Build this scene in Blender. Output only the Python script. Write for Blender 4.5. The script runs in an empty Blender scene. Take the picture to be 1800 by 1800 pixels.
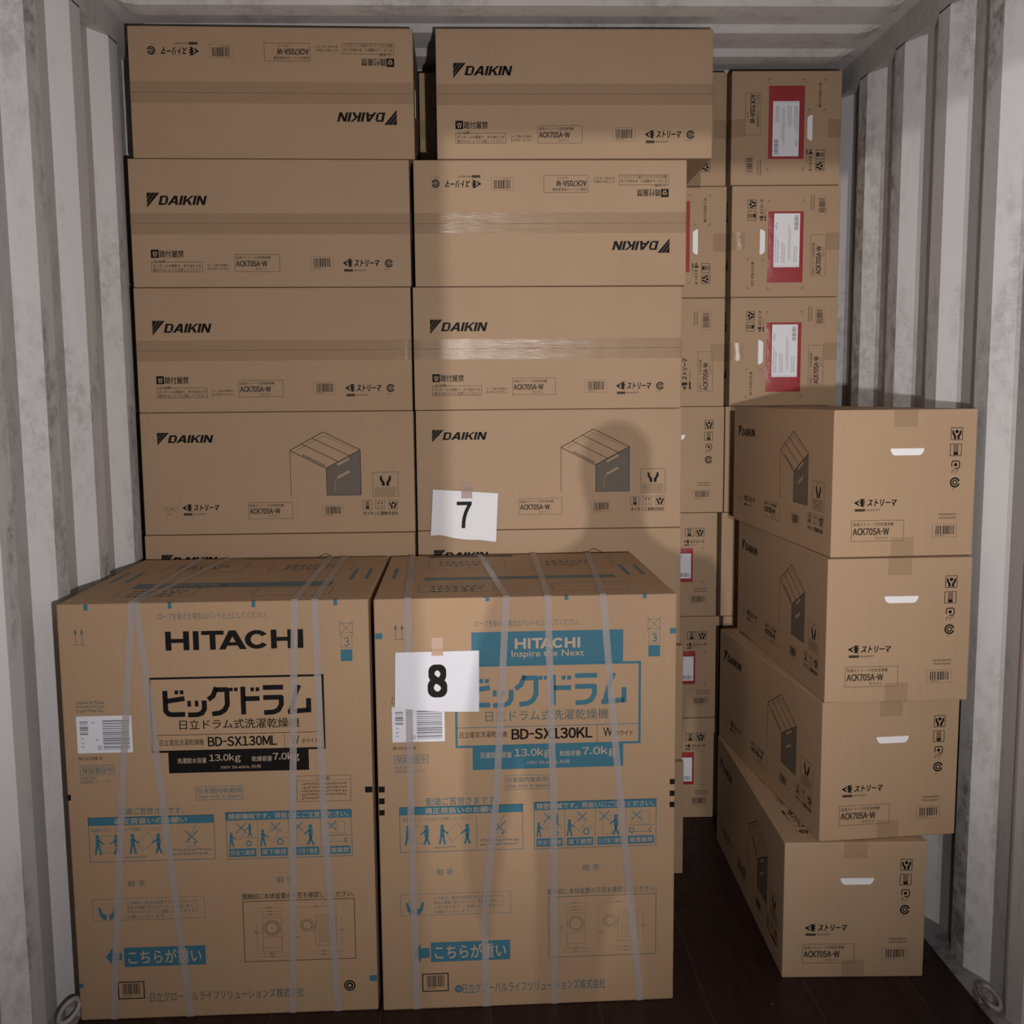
import bpy, bmesh, math, random
from mathutils import Matrix, Vector
random.seed(7)
SC = bpy.context.scene
COL = SC.collection
R = math.radians

# ------------------------------------------------------------------ camera
cam = bpy.data.cameras.new('camera'); camo = bpy.data.objects.new('camera', cam); COL.objects.link(camo)
F_PX = 1733.0
cam.sensor_width = 36.0; cam.lens = F_PX / 1800 * 36.0
cam.shift_y = -(900 - 889.65) / 1800
cam.clip_start = 0.02; cam.clip_end = 60
RR = [[0.99952, 0.02857, 0.01192], [-0.0297, 0.99354, 0.10949], [-0.00872, -0.10979, 0.99392]]
# columns: right, forward, up  ->  blender camera axes right, up, -forward
camo.matrix_world = Matrix(((RR[0][0], RR[0][2], -RR[0][1], 0), (RR[1][0], RR[1][2], -RR[1][1], 0),
                            (RR[2][0], RR[2][2], -RR[2][1], 1.5504), (0, 0, 0, 1)))
SC.camera = camo

# ------------------------------------------------------------------ world, lights, exposure
w = bpy.data.worlds.new('night'); SC.world = w; w.use_nodes = True
w.node_tree.nodes['Background'].inputs[0].default_value = (0.75, 0.85, 1.0, 1)
w.node_tree.nodes['Background'].inputs[1].default_value = 0.10
SC.view_settings.view_transform = 'Standard'; SC.view_settings.look = 'None'
SC.view_settings.exposure = 0.0; SC.view_settings.gamma = 1.0; SC.view_settings.use_curve_mapping = False

def lamp(name, kind, loc, energy, color, target=None, **kw):
    l = bpy.data.lights.new(name, kind); l.energy = energy; l.color = color
    for k, v in kw.items(): setattr(l, k, v)
    o = bpy.data.objects.new(name, l); COL.objects.link(o); o.location = loc
    if target is not None:
        o.rotation_euler = (Vector(target) - Vector(loc)).to_track_quat('-Z', 'Y').to_euler()
    return o
KEY = (-0.9, -9.0, 2.47)
lamp('work_lamp', 'SPOT', KEY, 1750, (1.0, 0.94, 0.90), (0.25, 3.0, 1.85), spot_size=R(21), spot_blend=1.0, shadow_soft_size=0.045)
lamp('fill_spot', 'SPOT', (0.30, 0.01, 1.34), 158.0, (1.0, 0.96, 0.95), (0.05, 3.0, 2.05), spot_size=R(128), spot_blend=1.0, shadow_soft_size=0.02)  # added fill near the viewpoint, set aside and low to keep carton tops dim

# ------------------------------------------------------------------ materials
MATS = {}
def mat(name, col, rough=0.7, metal=0.0, spec=0.4, coat=0.0, alpha=1.0):
    if name in MATS: return MATS[name]
    m = bpy.data.materials.new(name); m.use_nodes = True
    b = m.node_tree.nodes['Principled BSDF']
    b.inputs['Base Color'].default_value = (*col, 1); b.inputs['Roughness'].default_value = rough
    b.inputs['Metallic'].default_value = metal; b.inputs['Specular IOR Level'].default_value = spec
    b.inputs['Coat Weight'].default_value = coat; b.inputs['Alpha'].default_value = alpha
    MATS[name] = m
    return m
class NT:
    def __init__(s, m): s.t = m.node_tree; s.b = s.t.nodes['Principled BSDF']
    def n(s, typ, ins=None, **kw):
        x = s.t.nodes.new(typ)
        for k, v in kw.items(): setattr(x, k, v)
        for k, v in (ins or {}).items():
            if isinstance(v, bpy.types.NodeSocket): s.t.links.new(v, x.inputs[k])
            else: x.inputs[k].default_value = v
        return x
    def l(s, a, b): s.t.links.new(a, b)
    def mapping(s, scale):
        tc = s.n('ShaderNodeTexCoord'); return s.n('ShaderNodeMapping', {'Vector': tc.outputs['Object'], 'Scale': scale}).outputs[0]
    def noise(s, vec, scale, detail=4, rough=0.55):
        return s.n('ShaderNodeTexNoise', {'Vector': vec, 'Scale': scale, 'Detail': detail, 'Roughness': rough}).outputs[0]
    def ramp(s, fac, stops):
        r = s.n('ShaderNodeValToRGB', {'Fac': fac}); e = r.color_ramp.elements
        while len(e) < len(stops): e.new(0.5)
        for el, (p, c) in zip(e, stops):
            el.position = p; el.color = (c, c, c, 1) if not isinstance(c, tuple) else (*c, 1)
        return r.outputs[0]
    def mix(s, fac, a, b, mode='MIX'):
        x = s.n('ShaderNodeMix', data_type='RGBA', blend_type=mode)
        for sock, v in ((x.inputs[0], fac), (x.inputs[6], a), (x.inputs[7], b)):
            if isinstance(v, bpy.types.NodeSocket): s.l(v, sock)
            else: sock.default_value = v if not isinstance(v, tuple) else (*v, 1)
        return x.outputs[2]
    def bump(s, h, strength, dist=0.001, normal=None):
        b = s.n('ShaderNodeBump', {'Height': h, 'Strength': strength, 'Distance': dist})
        if normal is not None: s.l(normal, b.inputs['Normal'])
        return b.outputs[0]

def cardboard(name, col, var=0.06):
    m = mat(name, col, 0.72, spec=0.25); t = NT(m)
    v = t.mapping((1, 1, 1))
    a = t.noise(v, 3.0, 5, 0.6); b = t.noise(v, 160.0, 2, 0.5); c = t.noise(t.mapping((260, 260, 6)), 1.0, 2, 0.5)
    oi = t.n('ShaderNodeObjectInfo')
    x = t.mix(t.ramp(a, [(0.25, 0.0), (0.75, 1.0)]), tuple(k * (1 - var) for k in col), tuple(min(1, k * (1 + var)) for k in col))
    x = t.mix(t.ramp(c, [(0.3, 0.0), (0.7, 0.22)]), x, tuple(k * 0.80 for k in col))
    x = t.mix(t.ramp(oi.outputs['Random'], [(0.0, 0.0), (1.0, 0.35)]), x, (col[0] * 0.93, col[1] * 0.86, col[2] * 0.78))
    sc = t.noise(t.mapping((1.3, 1.3, 4)), 7.0, 6, 0.7)
    x = t.mix(t.ramp(sc, [(0.66, 0.0), (0.80, 0.35)]), x, tuple(k * 0.62 for k in col))
    t.l(x, t.b.inputs['Base Color'])
    t.l(t.bump(b, 0.12, 0.0006, t.bump(c, 0.25, 0.0006)), t.b.inputs['Normal'])
    return m
CARD = cardboard('cardboard', (0.40, 0.275, 0.175))
CARDH = cardboard('cardboard_heavy', (0.42, 0.280, 0.172), 0.08)
EDGE = mat('cardboard_edge', (0.30, 0.20, 0.12), 0.8)
SEAM = mat('flap_seam', (0.10, 0.065, 0.04), 0.9)
INK = mat('black_ink', (0.008, 0.0065, 0.006), 0.6, spec=0.15)
INKS = mat('thin_black_ink', (0.055, 0.038, 0.027), 0.6, spec=0.15)
SHADE = mat('drawing_tint', (0.125, 0.098, 0.072), 0.6)
GREEN = mat('grey_green_ink', (0.10, 0.12, 0.11), 0.6)
BLUE = mat('blue_ink', (0.046, 0.152, 0.210), 0.6, spec=0.2)
BLUES = mat('thin_blue_ink', (0.085, 0.145, 0.165), 0.6)
PALE = mat('bare_board_lettering', (0.46, 0.34, 0.24), 0.7)
WHITE = mat('white_plastic', (0.80, 0.79, 0.80), 0.35)
PAPER = mat('white_paper', (0.72, 0.72, 0.76), 0.6)
PGREY = mat('label_grey_ink', (0.20, 0.20, 0.22), 0.6)
RED = mat('red_film', (0.30, 0.010, 0.016), 0.3, spec=0.5)
t = NT(RED); t.l(t.bump(t.noise(t.mapping((1, 1, 1)), 30, 4, 0.6), 0.35, 0.004), t.b.inputs['Normal'])

def film(name, col, alpha, rough, bscale, bstr, bdist, stretch=(1, 1, 1)):
    m = mat(name, col, rough, spec=0.8, alpha=alpha); t = NT(m)
    n1 = t.noise(t.mapping(stretch), bscale, 5, 0.6)
    t.l(t.bump(n1, bstr, bdist), t.b.inputs['Normal'])
    return m
TAPE = film('packing_tape', (0.40, 0.27, 0.16), 0.30, 0.24, 7, 0.35, 0.007, (0.35, 2.2, 2.2))
CLEAR = film('clear_film', (0.9, 0.9, 0.9), 0.03, 0.10, 34, 0.8, 0.010)
CRUMP = film('crumpled_tape', (0.62, 0.46, 0.40), 0.62, 0.12, 90, 1.0, 0.012)
STRAP = mat('strap_plastic', (0.56, 0.50, 0.48), 0.25, spec=0.6, alpha=0.34)
t = NT(STRAP); t.l(t.bump(t.noise(t.mapping((1, 1, 1)), 300, 2, 0.5), 0.2, 0.001), t.b.inputs['Normal'])
PTAPE = mat('beige_tape', (0.50, 0.34, 0.25), 0.5)

def paint(name, base, dirt, amount, seed):
    m = mat(name, base, 0.5, spec=0.35); t = NT(m)
    v = t.mapping((1, 1, 0.35)); vv = t.mapping((1, 1, 1)); off = t.n('ShaderNodeVectorMath', {0: vv, 1: (seed, seed * 2, seed)}).outputs[0]
    a = t.noise(v, 4.2, 7, 0.66); b = t.noise(off, 22, 10, 0.78); c = t.noise(off, 34, 5, 0.7); d = t.noise(v, 1.1, 3, 0.5)
    st = t.n('ShaderNodeMath', {0: t.ramp(a, [(0.47, 0.0), (0.58, 1.0)]), 1: t.ramp(b, [(0.42, 0.0), (0.58, 1.0)])}, operation='MULTIPLY').outputs[0]
    x = t.mix(t.ramp(d, [(0.40, 0.0), (0.44, 0.5), (0.6, 1.0)]), base, tuple(k * 0.86 for k in base))
    st2 = t.n('ShaderNodeMath', {0: st, 1: amount}, operation='MULTIPLY').outputs[0]
    x = t.mix(st2, x, dirt)
    x = t.mix(t.ramp(c, [(0.72, 0.0), (0.76, 0.8)]), x, (0.05, 0.045, 0.04))
    t.l(x, t.b.inputs['Base Color'])
    t.l(t.bump(b, 0.25, 0.002, t.bump(a, 0.3, 0.004)), t.b.inputs['Normal'])
    return m
WALL_LIT = paint('lit_wall_paint', (0.775, 0.77, 0.78), (0.34, 0.325, 0.315), 0.55, 3.1)  # wall slopes: paler tone paints in the light on viewer-facing faces
SCUFF_DIM = paint('scuffed_dim_wall_paint', (0.62, 0.61, 0.61), (0.20, 0.185, 0.175), 0.9, 9.7)  # real scuffs; on wall crests the dimmer base paints in weaker light
RAIL_SHADE = paint('grey_rail_shaded_recess_paint', (0.50, 0.49, 0.485), (0.2, 0.19, 0.18), 0.5, 5.0)  # grey of the rails; in wall recesses it stands in for shade
CEILM = paint('ceiling_paint', (0.68, 0.66, 0.65), (0.30, 0.28, 0.28), 0.5, 1.7)
LEDGE = paint('ledge_paint', (0.30, 0.29, 0.285), (0.08, 0.075, 0.07), 0.8, 6.0)
STEEL = paint('ring_paint', (0.42, 0.40, 0.39), (0.10, 0.08, 0.07), 1.0, 2.0)

FLOORM = mat('floor_plywood', (0.020, 0.009, 0.007), 0.5, spec=0.3); t = NT(FLOORM)
v = t.mapping((1, 1, 1)); a = t.noise(t.mapping((9, 1.2, 1)), 3, 6, 0.65); c = t.noise(v, 22, 6, 0.7)
x = t.mix(t.ramp(a, [(0.3, 0.0), (0.7, 1.0)]), (0.032, 0.012, 0.010), (0.014, 0.006, 0.005))
x = t.mix(t.ramp(c, [(0.62, 0.0), (0.75, 0.35)]), x, (0.07, 0.045, 0.035))
vo = t.n('ShaderNodeTexVoronoi', {'Vector': v, 'Scale': 6.0, 'Randomness': 1.0})
x = t.mix(t.ramp(vo.outputs['Distance'], [(0.0, 0.55), (0.035, 0.45), (0.045, 0.0)]), x, (0.32, 0.28, 0.25))
sx = t.n('ShaderNodeSeparateXYZ', {0: v}); fx = t.n('ShaderNodeMath', {0: sx.outputs[0], 1: 3.6}, operation='MULTIPLY')
fr = t.n('ShaderNodeMath', {0: fx.outputs[0]}, operation='FRACT'); x = t.mix(t.ramp(fr.outputs[0], [(0.0, 0.5), (0.012, 0.5), (0.018, 0.0)]), x, (0.07, 0.04, 0.03))
t.l(x, t.b.inputs['Base Color']); t.l(t.ramp(c, [(0.3, 0.36), (0.7, 0.62)]), t.b.inputs['Roughness'])
t.l(t.bump(c, 0.3, 0.002), t.b.inputs['Normal'])

# ------------------------------------------------------------------ mesh building
class MB:
    def __init__(s): s.v = []; s.f = []; s.m = []; s.mats = []
    def mi(s, m):
        if m not in s.mats: s.mats.append(m)
        return s.mats.index(m)
    def add(s, verts, faces, m):
        k = len(s.v); s.v += [tuple(q) for q in verts]
        i = s.mi(m)
        for f in faces: s.f.append([k + j for j in f]); s.m.append(i)
    def box(s, a, b, m):
        (x0, y0, z0), (x1, y1, z1) = a, b
        s.add([(x0, y0, z0), (x1, y0, z0), (x1, y1, z0), (x0, y1, z0), (x0, y0, z1), (x1, y0, z1), (x1, y1, z1), (x0, y1, z1)],
              [(0, 3, 2, 1), (4, 5, 6, 7), (0, 1, 5, 4), (1, 2, 6, 5), (2, 3, 7, 6), (3, 0, 4, 7)], m)
    def bevbox(s, a, b, m, r=0.004, seg=2, jit=0.0):
        bm = bmesh.new(); bmesh.ops.create_cube(bm, size=1)
        for q in bm.verts:
            q.co = Vector([(a[i] + b[i]) / 2 + q.co[i] * (b[i] - a[i]) for i in range(3)])
        bmesh.ops.bevel(bm, geom=bm.edges[:], offset=r, segments=seg, affect='EDGES', profile=0.6)
        bm.verts.index_update()
        s.add([q.co for q in bm.verts], [[q.index for q in f.verts] for f in bm.faces], m); bm.free()
    def build(s, name, parent=None, smooth=False):
        me = bpy.data.meshes.new(name); me.from_pydata(s.v, [], s.f)
        for m in s.mats: me.materials.append(m)
        me.polygons.foreach_set('material_index', s.m)
        if smooth: me.polygons.foreach_set('use_smooth', [True] * len(s.f))
        me.update()
        o = bpy.data.objects.new(name, me); COL.objects.link(o)
        if parent: o.parent = parent
        return o

_tc = {}
def raw(txt, shear=0.0, space=1.0, res=2):
    k = (txt, shear, space, res)
    if k in _tc: return _tc[k]
    c = bpy.data.curves.new('lettering', 'FONT'); c.body = txt; c.resolution_u = res; c.shear = shear
    c.space_character = space
    o = bpy.data.objects.new('lettering', c); COL.objects.link(o)
    dg = bpy.context.evaluated_depsgraph_get(); dg.update()
    ev = o.evaluated_get(dg); me = ev.to_mesh()
    V = [(q.co.x, q.co.y) for q in me.vertices]; Fc = [list(f.vertices) for f in me.polygons]
    ev.to_mesh_clear(); bpy.data.objects.remove(o); bpy.data.curves.remove(c)
    _tc[k] = (V, Fc)
    return V, Fc
def glyphs(txt, bold=0.0, shear=0.0, space=1.0, res=2):
    """outline of a text normalised to its box; plain ASCII codes are set letter by letter"""
    k = ('n', txt, bold, shear, space, res)
    if k in _tc: return _tc[k]
    V, Fc = [], []
    if all(33 <= ord(ch) < 127 or ch == ' ' for ch in txt) and any(ch.isdigit() for ch in txt):
        x = 0.0
        for ch in txt:
            if ch == ' ': x += .28; continue
            gv, gf = raw(chr(ord(ch) + 0xFEE0), shear, 1.0, res)
            if ch == '-': gv = [(q[0] * .45, q[1]) for q in gv]
            x0 = min(q[0] for q in gv); x1 = max(q[0] for q in gv); n = len(V)
            V += [(q[0] - x0 + x, q[1]) for q in gv]; Fc += [[n + i for i in f] for f in gf]; x += x1 - x0 + .085
    else: V, Fc = raw(txt, shear, space, res)
    if bold > 0.009:        # heavier strokes from slightly shifted copies
        b = bold * .55; W_, F_ = [], []
        for dx, dy in ((-b, -b * .7), (b, -b * .7), (b, b * .7), (-b, b * .7)) + (((0, 0),) if bold > .05 else ()):
            n = len(W_); lev = len(W_) // max(1, len(V)); W_ += [(q[0] + dx, q[1] + dy, lev * .16) for q in V]; F_ += [[n + i for i in f] for f in Fc]
        V, Fc = W_, F_
    x0 = min(q[0] for q in V); x1 = max(q[0] for q in V); y0 = min(q[1] for q in V); y1 = max(q[1] for q in V)
    V = [((q[0] - x0) / (x1 - x0), (q[1] - y0) / max(1e-6, y1 - y0), q[2] if len(q) > 2 else 0.0) for q in V]
    _tc[k] = (V, Fc)
    return _tc[k]

class Face:
    """a printed face: u to the right, v downwards, both 0..1"""
    def __init__(s, mb, O, U, Vd, w, h):
        s.mb = mb; s.O = Vector(O); s.U = Vector(U); s.V = Vector(Vd); s.N = s.U.cross(-s.V); s.w = w; s.h = h; s.lift = 0.0004
    def P(s, u, v, k=1.0): return s.O + s.U * (u * s.w) + s.V * (v * s.h) + s.N * (s.lift * k)
    def poly(s, pts, m, k=1.0):
        ar = sum(pts[i - 1][0] * pts[i][1] - pts[i][0] * pts[i - 1][1] for i in range(len(pts)))
        if ar > 0: pts = pts[::-1]
        s.mb.add([s.P(u, v, k) for u, v in pts], [list(range(len(pts)))], m)
    def rect(s, u0, v0, u1, v1, m, k=1.0): s.poly([(u0, v0), (u1, v0), (u1, v1), (u0, v1)], m, k)
    def line(s, a, b, t, m, k=1.0):
        ax, ay = a[0] * s.w, a[1] * s.h; bx, by = b[0] * s.w, b[1] * s.h
        d = math.hypot(bx - ax, by - ay) or 1; nx, ny = -(by - ay) / d * t / 2, (bx - ax) / d * t / 2
        s.poly([((ax + nx) / s.w, (ay + ny) / s.h), ((bx + nx) / s.w, (by + ny) / s.h), ((bx - nx) / s.w, (by - ny) / s.h), ((ax - nx) / s.w, (ay - ny) / s.h)], m, k)
    def path(s, pts, t, m, k=1.0, close=False):
        for i in range(len(pts) - (0 if close else 1)): s.line(pts[i], pts[(i + 1) % len(pts)], t, m, k + .10 * (i % 2))
    def frame(s, u0, v0, u1, v1, t, m, k=1.0):
        tu, tv = t / s.w, t / s.h
        s.rect(u0, v0, u1, v0 + tv, m, k); s.rect(u0, v1 - tv, u1, v1, m, k)
        s.rect(u0, v0 + tv, u0 + tu, v1 - tv, m, k); s.rect(u1 - tu, v0 + tv, u1, v1 - tv, m, k)
    def text(s, txt, u0, v0, u1, v1, m, bold=0.0, shear=0.0, k=1.0, space=1.0):
        V, Fc = glyphs(txt, bold, shear, space)
        s.mb.add([s.P(u0 + (u1 - u0) * a, v1 + (v0 - v1) * b, k + z) for a, b, z in V], Fc, m)
    def disc(s, u, v, r, m, k=1.0, n=16):
        s.poly([(u + math.cos(2 * math.pi * i / n) * r / s.w, v + math.sin(2 * math.pi * i / n) * r / s.h) for i in range(n)], m, k)
    def arc(s, u, v, r, t, m, a0=0, a1=360, k=1.0, n=18):
        p = [(u + math.cos(R(a0 + (a1 - a0) * i / n)) * r / s.w, v + math.sin(R(a0 + (a1 - a0) * i / n)) * r / s.h) for i in range(n + 1)]
        s.path(p, t, m, k)
    def bars(s, u0, v0, u1, v1, m, n=22, k=1.0, horiz=False, seed=1):
        rr = random.Random(seed); x = 0.0; out = []
        while x < 1:
            a = rr.uniform(0.25, 1.3) / n; out.append((x, min(1, x + a))); x += a + rr.uniform(0.3, 1.0) / n
        for a, b in out:
            if horiz: s.rect(u0, v0 + (v1 - v0) * a, u1, v0 + (v1 - v0) * b, m, k)
            else: s.rect(u0 + (u1 - u0) * a, v0, u0 + (u1 - u0) * b, v1, m, k)
    def scribble(s, u0, v0, u1, v1, rows, m, k=1.0, seed=1, horiz=True):
        rr = random.Random(seed); hgt = (v1 - v0) / rows
        for r in range(rows):
            x = u0; end = u1 if r < rows - 1 else u0 + (u1 - u0) * rr.uniform(0.5, 1)
            ch = hgt * 0.62 * s.h / s.w
            while x < end - ch:
                cw = ch * rr.uniform(0.55, 0.95); v = v0 + r * hgt
                for q in range(2):
                    y = v + hgt * 0.62 * rr.uniform(0, 0.85); s.rect(x, y, x + cw, y + hgt * 0.13, m, k)
                xx = x + cw * rr.uniform(0.1, 0.8); s.rect(xx, v, xx + cw * 0.2, v + hgt * 0.62, m, k)
                x += cw + ch * 0.28
    # --- small marks
    def handsicon(s, u0, v0, u1, v1, m, t=0.0009, frame=True, k=1.0):
        U = lambda a: u0 + (u1 - u0) * a; V = lambda b: v0 + (v1 - v0) * b
        if frame: s.frame(u0, v0, u1, v1, t, m, k)
        s.disc(U(.5), V(.32), (u1 - u0) * s.w * .15, m, k)
        for f in (1, -1):
            X = lambda a: U(.5 + f * (a - .5))
            s.poly([(X(.12), V(.22)), (X(.24), V(.24)), (X(.30), V(.48)), (X(.45), V(.66)), (X(.45), V(.92)), (X(.27), V(.92)), (X(.25), V(.70)), (X(.12), V(.50))], m, k)
    def stackicon(s, u0, v0, u1, v1, m, t=0.0009, k=1.0):
        U = lambda a: u0 + (u1 - u0) * a; V = lambda b: v0 + (v1 - v0) * b
        s.frame(u0, v0, u1, v1, t, m, k)
        s.rect(U(.30), V(.68), U(.70), V(.92), m, k)
        for b in (.12, .24, .36, .48, .60): s.rect(U(.28), V(b), U(.72), V(b + .06), m, k)
    def upicon(s, u0, v0, u1, v1, m, t=0.0009, frame=True, k=1.0):
        U = lambda a: u0 + (u1 - u0) * a; V = lambda b: v0 + (v1 - v0) * b
        if frame: s.frame(u0, v0, u1, v1, t, m, k)
        for a in (.32, .68):
            s.line((U(a), V(.2)), (U(a), V(.8)), t, m, k); s.poly([(U(a), V(.12)), (U(a + .1), V(.36)), (U(a - .1), V(.36))], m, k)
        s.line((U(.18), V(.84)), (U(.82), V(.84)), t, m, k)
    def ecomark(s, u, v, r, m, k=1.0):
        s.arc(u, v, r * .84, r * .32, m, 15, 345, k); s.arc(u, v, r * .42, r * .24, m, 0, 360, k, 10)
    def person(s, u, v, hgt, m, f=1, k=1.0):
        """walking pictogram, feet at (u,v), hgt in metres"""
        w = hgt / s.w; h = hgt / s.h
        s.disc(u, v - h * .9, hgt * .10, m, k, 8)
        s.poly([(u - w * .09, v - h * .80), (u + w * .10, v - h * .80), (u + w * .10, v - h * .42), (u - w * .10, v - h * .42)], m, k)
        s.line((u, v - h * .74), (u + f * w * .30, v - h * .52), hgt * .07, m, k)
        s.line((u - w * .04, v - h * .45), (u - f * w * .13, v), hgt * .10, m, k)
        s.line((u + w * .04, v - h * .45), (u + f * w * .13, v), hgt * .10, m, k)
    def cross(s, u, v, r, m, t=0.0022, k=1.5):
        a, b = r / s.w, r / s.h
        s.line((u - a, v - b), (u + a, v + b), t, m, k); s.line((u - a, v + b), (u + a, v - b), t, m, k + .2)

def wordmark(f, u0, v0, u1, v1):
    """striped triangle and slanted heavy capitals"""
    W = u1 - u0; H = v1 - v0
    a = u0 + W * .20
    f.poly([(u0, v0), (a, v0), (u0, v1)], INK)
    for q in (.36, .66):
        f.line((u0 + (a - u0) * 0.02, v0 + H * (q + .13)), (u0 + (a - u0) * (q + .02), v0 + H * .02), 0.0007, CARD, 1.6)
    T = .0080; x0 = u0 + W * .175; y0 = v0 + H * .20; hh = H * .62; lw = W * .1405
    tu, tv = T / f.w, T / f.h
    def S(cx, a, b): return (cx + a * lw - b * .26 * hh * f.h / f.w + .26 * hh * f.h / f.w, y0 + hh * b)
    def bar(cx, a, b, c, d, k=1.0): f.poly([S(cx, a, b), S(cx, c, b), S(cx, c, d), S(cx, a, d)], INK, k)
    q = T / (lw * f.w); p = T * .62 / (hh * f.h)
    def letter(ch, cx):
        if ch == 'I': bar(cx, 0, 0, q, 1); return
        if ch == 'D':
            bar(cx, 0, 0, q, 1); bar(cx, q, 0, .72, p); bar(cx, q, 1 - p, .72, 1)
            f.poly([S(cx, .72, 0), S(cx, .95, .22), S(cx, .95, .78), S(cx, .72, 1), S(cx, .72, 1 - p), S(cx, .95 - q * .9, .70), S(cx, .95 - q * .9, .30), S(cx, .72, p)], INK)
        if ch == 'A':
            f.poly([S(cx, .42, 0), S(cx, .42 + q, 0), S(cx, q * .75, 1), S(cx, -.12, 1)], INK); f.poly([S(cx, .50, 0), S(cx, .50 + q * .9, 0), S(cx, 1.06, 1), S(cx, 1.06 - q * 1.05, 1)], INK)
            bar(cx, .22, .60, .80, .60 + p)
        if ch == 'K':
            bar(cx, 0, 0, q, 1); f.poly([S(cx, .76, 0), S(cx, 1.08, 0), S(cx, .50, .52), S(cx, q, .68), S(cx, q, .46)], INK); f.poly([S(cx, .32, .44), S(cx, .58, .34), S(cx, 1.06, 1), S(cx, .74, 1)], INK)
        if ch == 'N':
            bar(cx, 0, 0, q * .92, 1); bar(cx, 1 - q * .92, 0, 1, 1); f.poly([S(cx, 0, 0), S(cx, q * 1.05, 0), S(cx, 1, 1), S(cx, 1 - q * 1.05, 1)], INK)
    cx = x0
    for ch in 'DAIKIN':
        letter(ch, cx); cx += lw * ({'I': q + .10, 'A': 1.14, 'D': 1.10, 'K': 1.10}.get(ch, 1.1))
def thick(f, pts, box, ref, t, m):
    """polyline of the drawn lettering: pts in reference units, ref=(x0,y0,x1,y1) mapped on box=(u0,v0,u1,v1)"""
    M = lambda q: (box[0] + (q[0] - ref[0]) / (ref[2] - ref[0]) * (box[2] - box[0]), box[1] + (q[1] - ref[1]) / (ref[3] - ref[1]) * (box[3] - box[1]))
    P = [M(q) for q in pts]; f.path(P, t, m)
    for q in P[1:-1]: f.disc(q[0], q[1], t / 2, m, 1.3, 10)
def bigdrum(f, box, m):
    ref = (625, 685, 1372, 838); t = .0122
    for pts in (((642, 703), (642, 805), (655, 821), (672, 825), (738, 825)), ((642, 757), (738, 744)),
                ((835, 756), (835, 800), (822, 820), (800, 828), (752, 828)),
                ((898, 690), (880, 735), (855, 752)), ((888, 703), (950, 703), (950, 780), (935, 808), (910, 822), (872, 826)),
                ((1030, 690), (1030, 832)), ((1030, 752), (1112, 752)),
                ((1130, 697), (1232, 697)), ((1130, 748), (1220, 748), (1220, 785), (1205, 812), (1180, 823), (1132, 825)),
                ((1310, 688), (1292, 730), (1268, 822)), ((1252, 824), (1357, 816)), ((1357, 756), (1357, 829))):
        thick(f, pts, box, ref, t, m)
    for x, y, h in ((690, 702, 20), (716, 702, 20), (751, 756, 30), (788, 756, 30), (962, 694, 18), (986, 694, 18), (1068, 695, 20), (1094, 695, 20)):
        X = lambda a: box[0] + (a - 625) / 747 * (box[2] - box[0]); Y = lambda b: box[1] + (b - 685) / 153 * (box[3] - box[1])
        f.rect(X(x), Y(y), X(x + 18), Y(y + h), m)
def hitachi(f, u0, v0, u1, v1, m, k=1.0):
    X = lambda a: u0 + (a - 645) / 687 * (u1 - u0); Y = lambda b: v0 + b * (v1 - v0); h = .215
    def bx(a, b, c, d): f.rect(X(a), Y(b), X(c), Y(d), m, k)
    for a in (645, 1170):
        w = 118 if a == 645 else 112
        bx(a, 0, a + 29, 1); bx(a + w - 29, 0, a + w, 1); bx(a + 29, .39, a + w - 29, .39 + h)
    bx(782, 0, 811, 1); bx(1303, 0, 1332, 1)
    bx(824, 0, 936, h); bx(865, h, 894, 1)
    f.poly([(X(962), Y(0)), (X(996), Y(0)), (X(942), Y(1)), (X(910), Y(1))], m, k); f.poly([(X(962), Y(0)), (X(996), Y(0)), (X(1048), Y(1)), (X(1014), Y(1))], m, k + .1); f.rect(X(938), Y(.62), X(1020), Y(.62 + h * .85), m, k + .2)
    n = 14; c, rx, ry = (1100, .5), 61, .5; o = []; inn = []
    for i in range(n + 1):
        a = R(34 + 292 * i / n); o.append((X(c[0] + rx * math.cos(a) * (1 if abs(math.cos(a)) < .99 else 1)), Y(c[1] + ry * math.sin(a)))); inn.append((X(c[0] + (rx - 30) * math.cos(a)), Y(c[1] + (ry - h) * math.sin(a))))
    for i in range(n): f.poly([o[i], o[i + 1], inn[i + 1], inn[i]], m, k)
def modelbox(f, u0, v0, u1, v1):
    W = u1 - u0; H = v1 - v0
    f.frame(u0, v0, u1, v1, 0.0010, INKS)
    f.text('加湿ストリーマ空気清浄機', u0 + W * .03, v0 + H * .10, u0 + W * .80, v0 + H * .27, INKS, 0.012)
    f.text('ACK705A-W', u0 + W * .03, v0 + H * .36, u0 + W * .72, v0 + H * .70, INKS, 0.075)
    f.text('ホワイト', u0 + W * .46, v0 + H * .78, u0 + W * .70, v0 + H * .91, INKS, 0.012)
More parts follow.
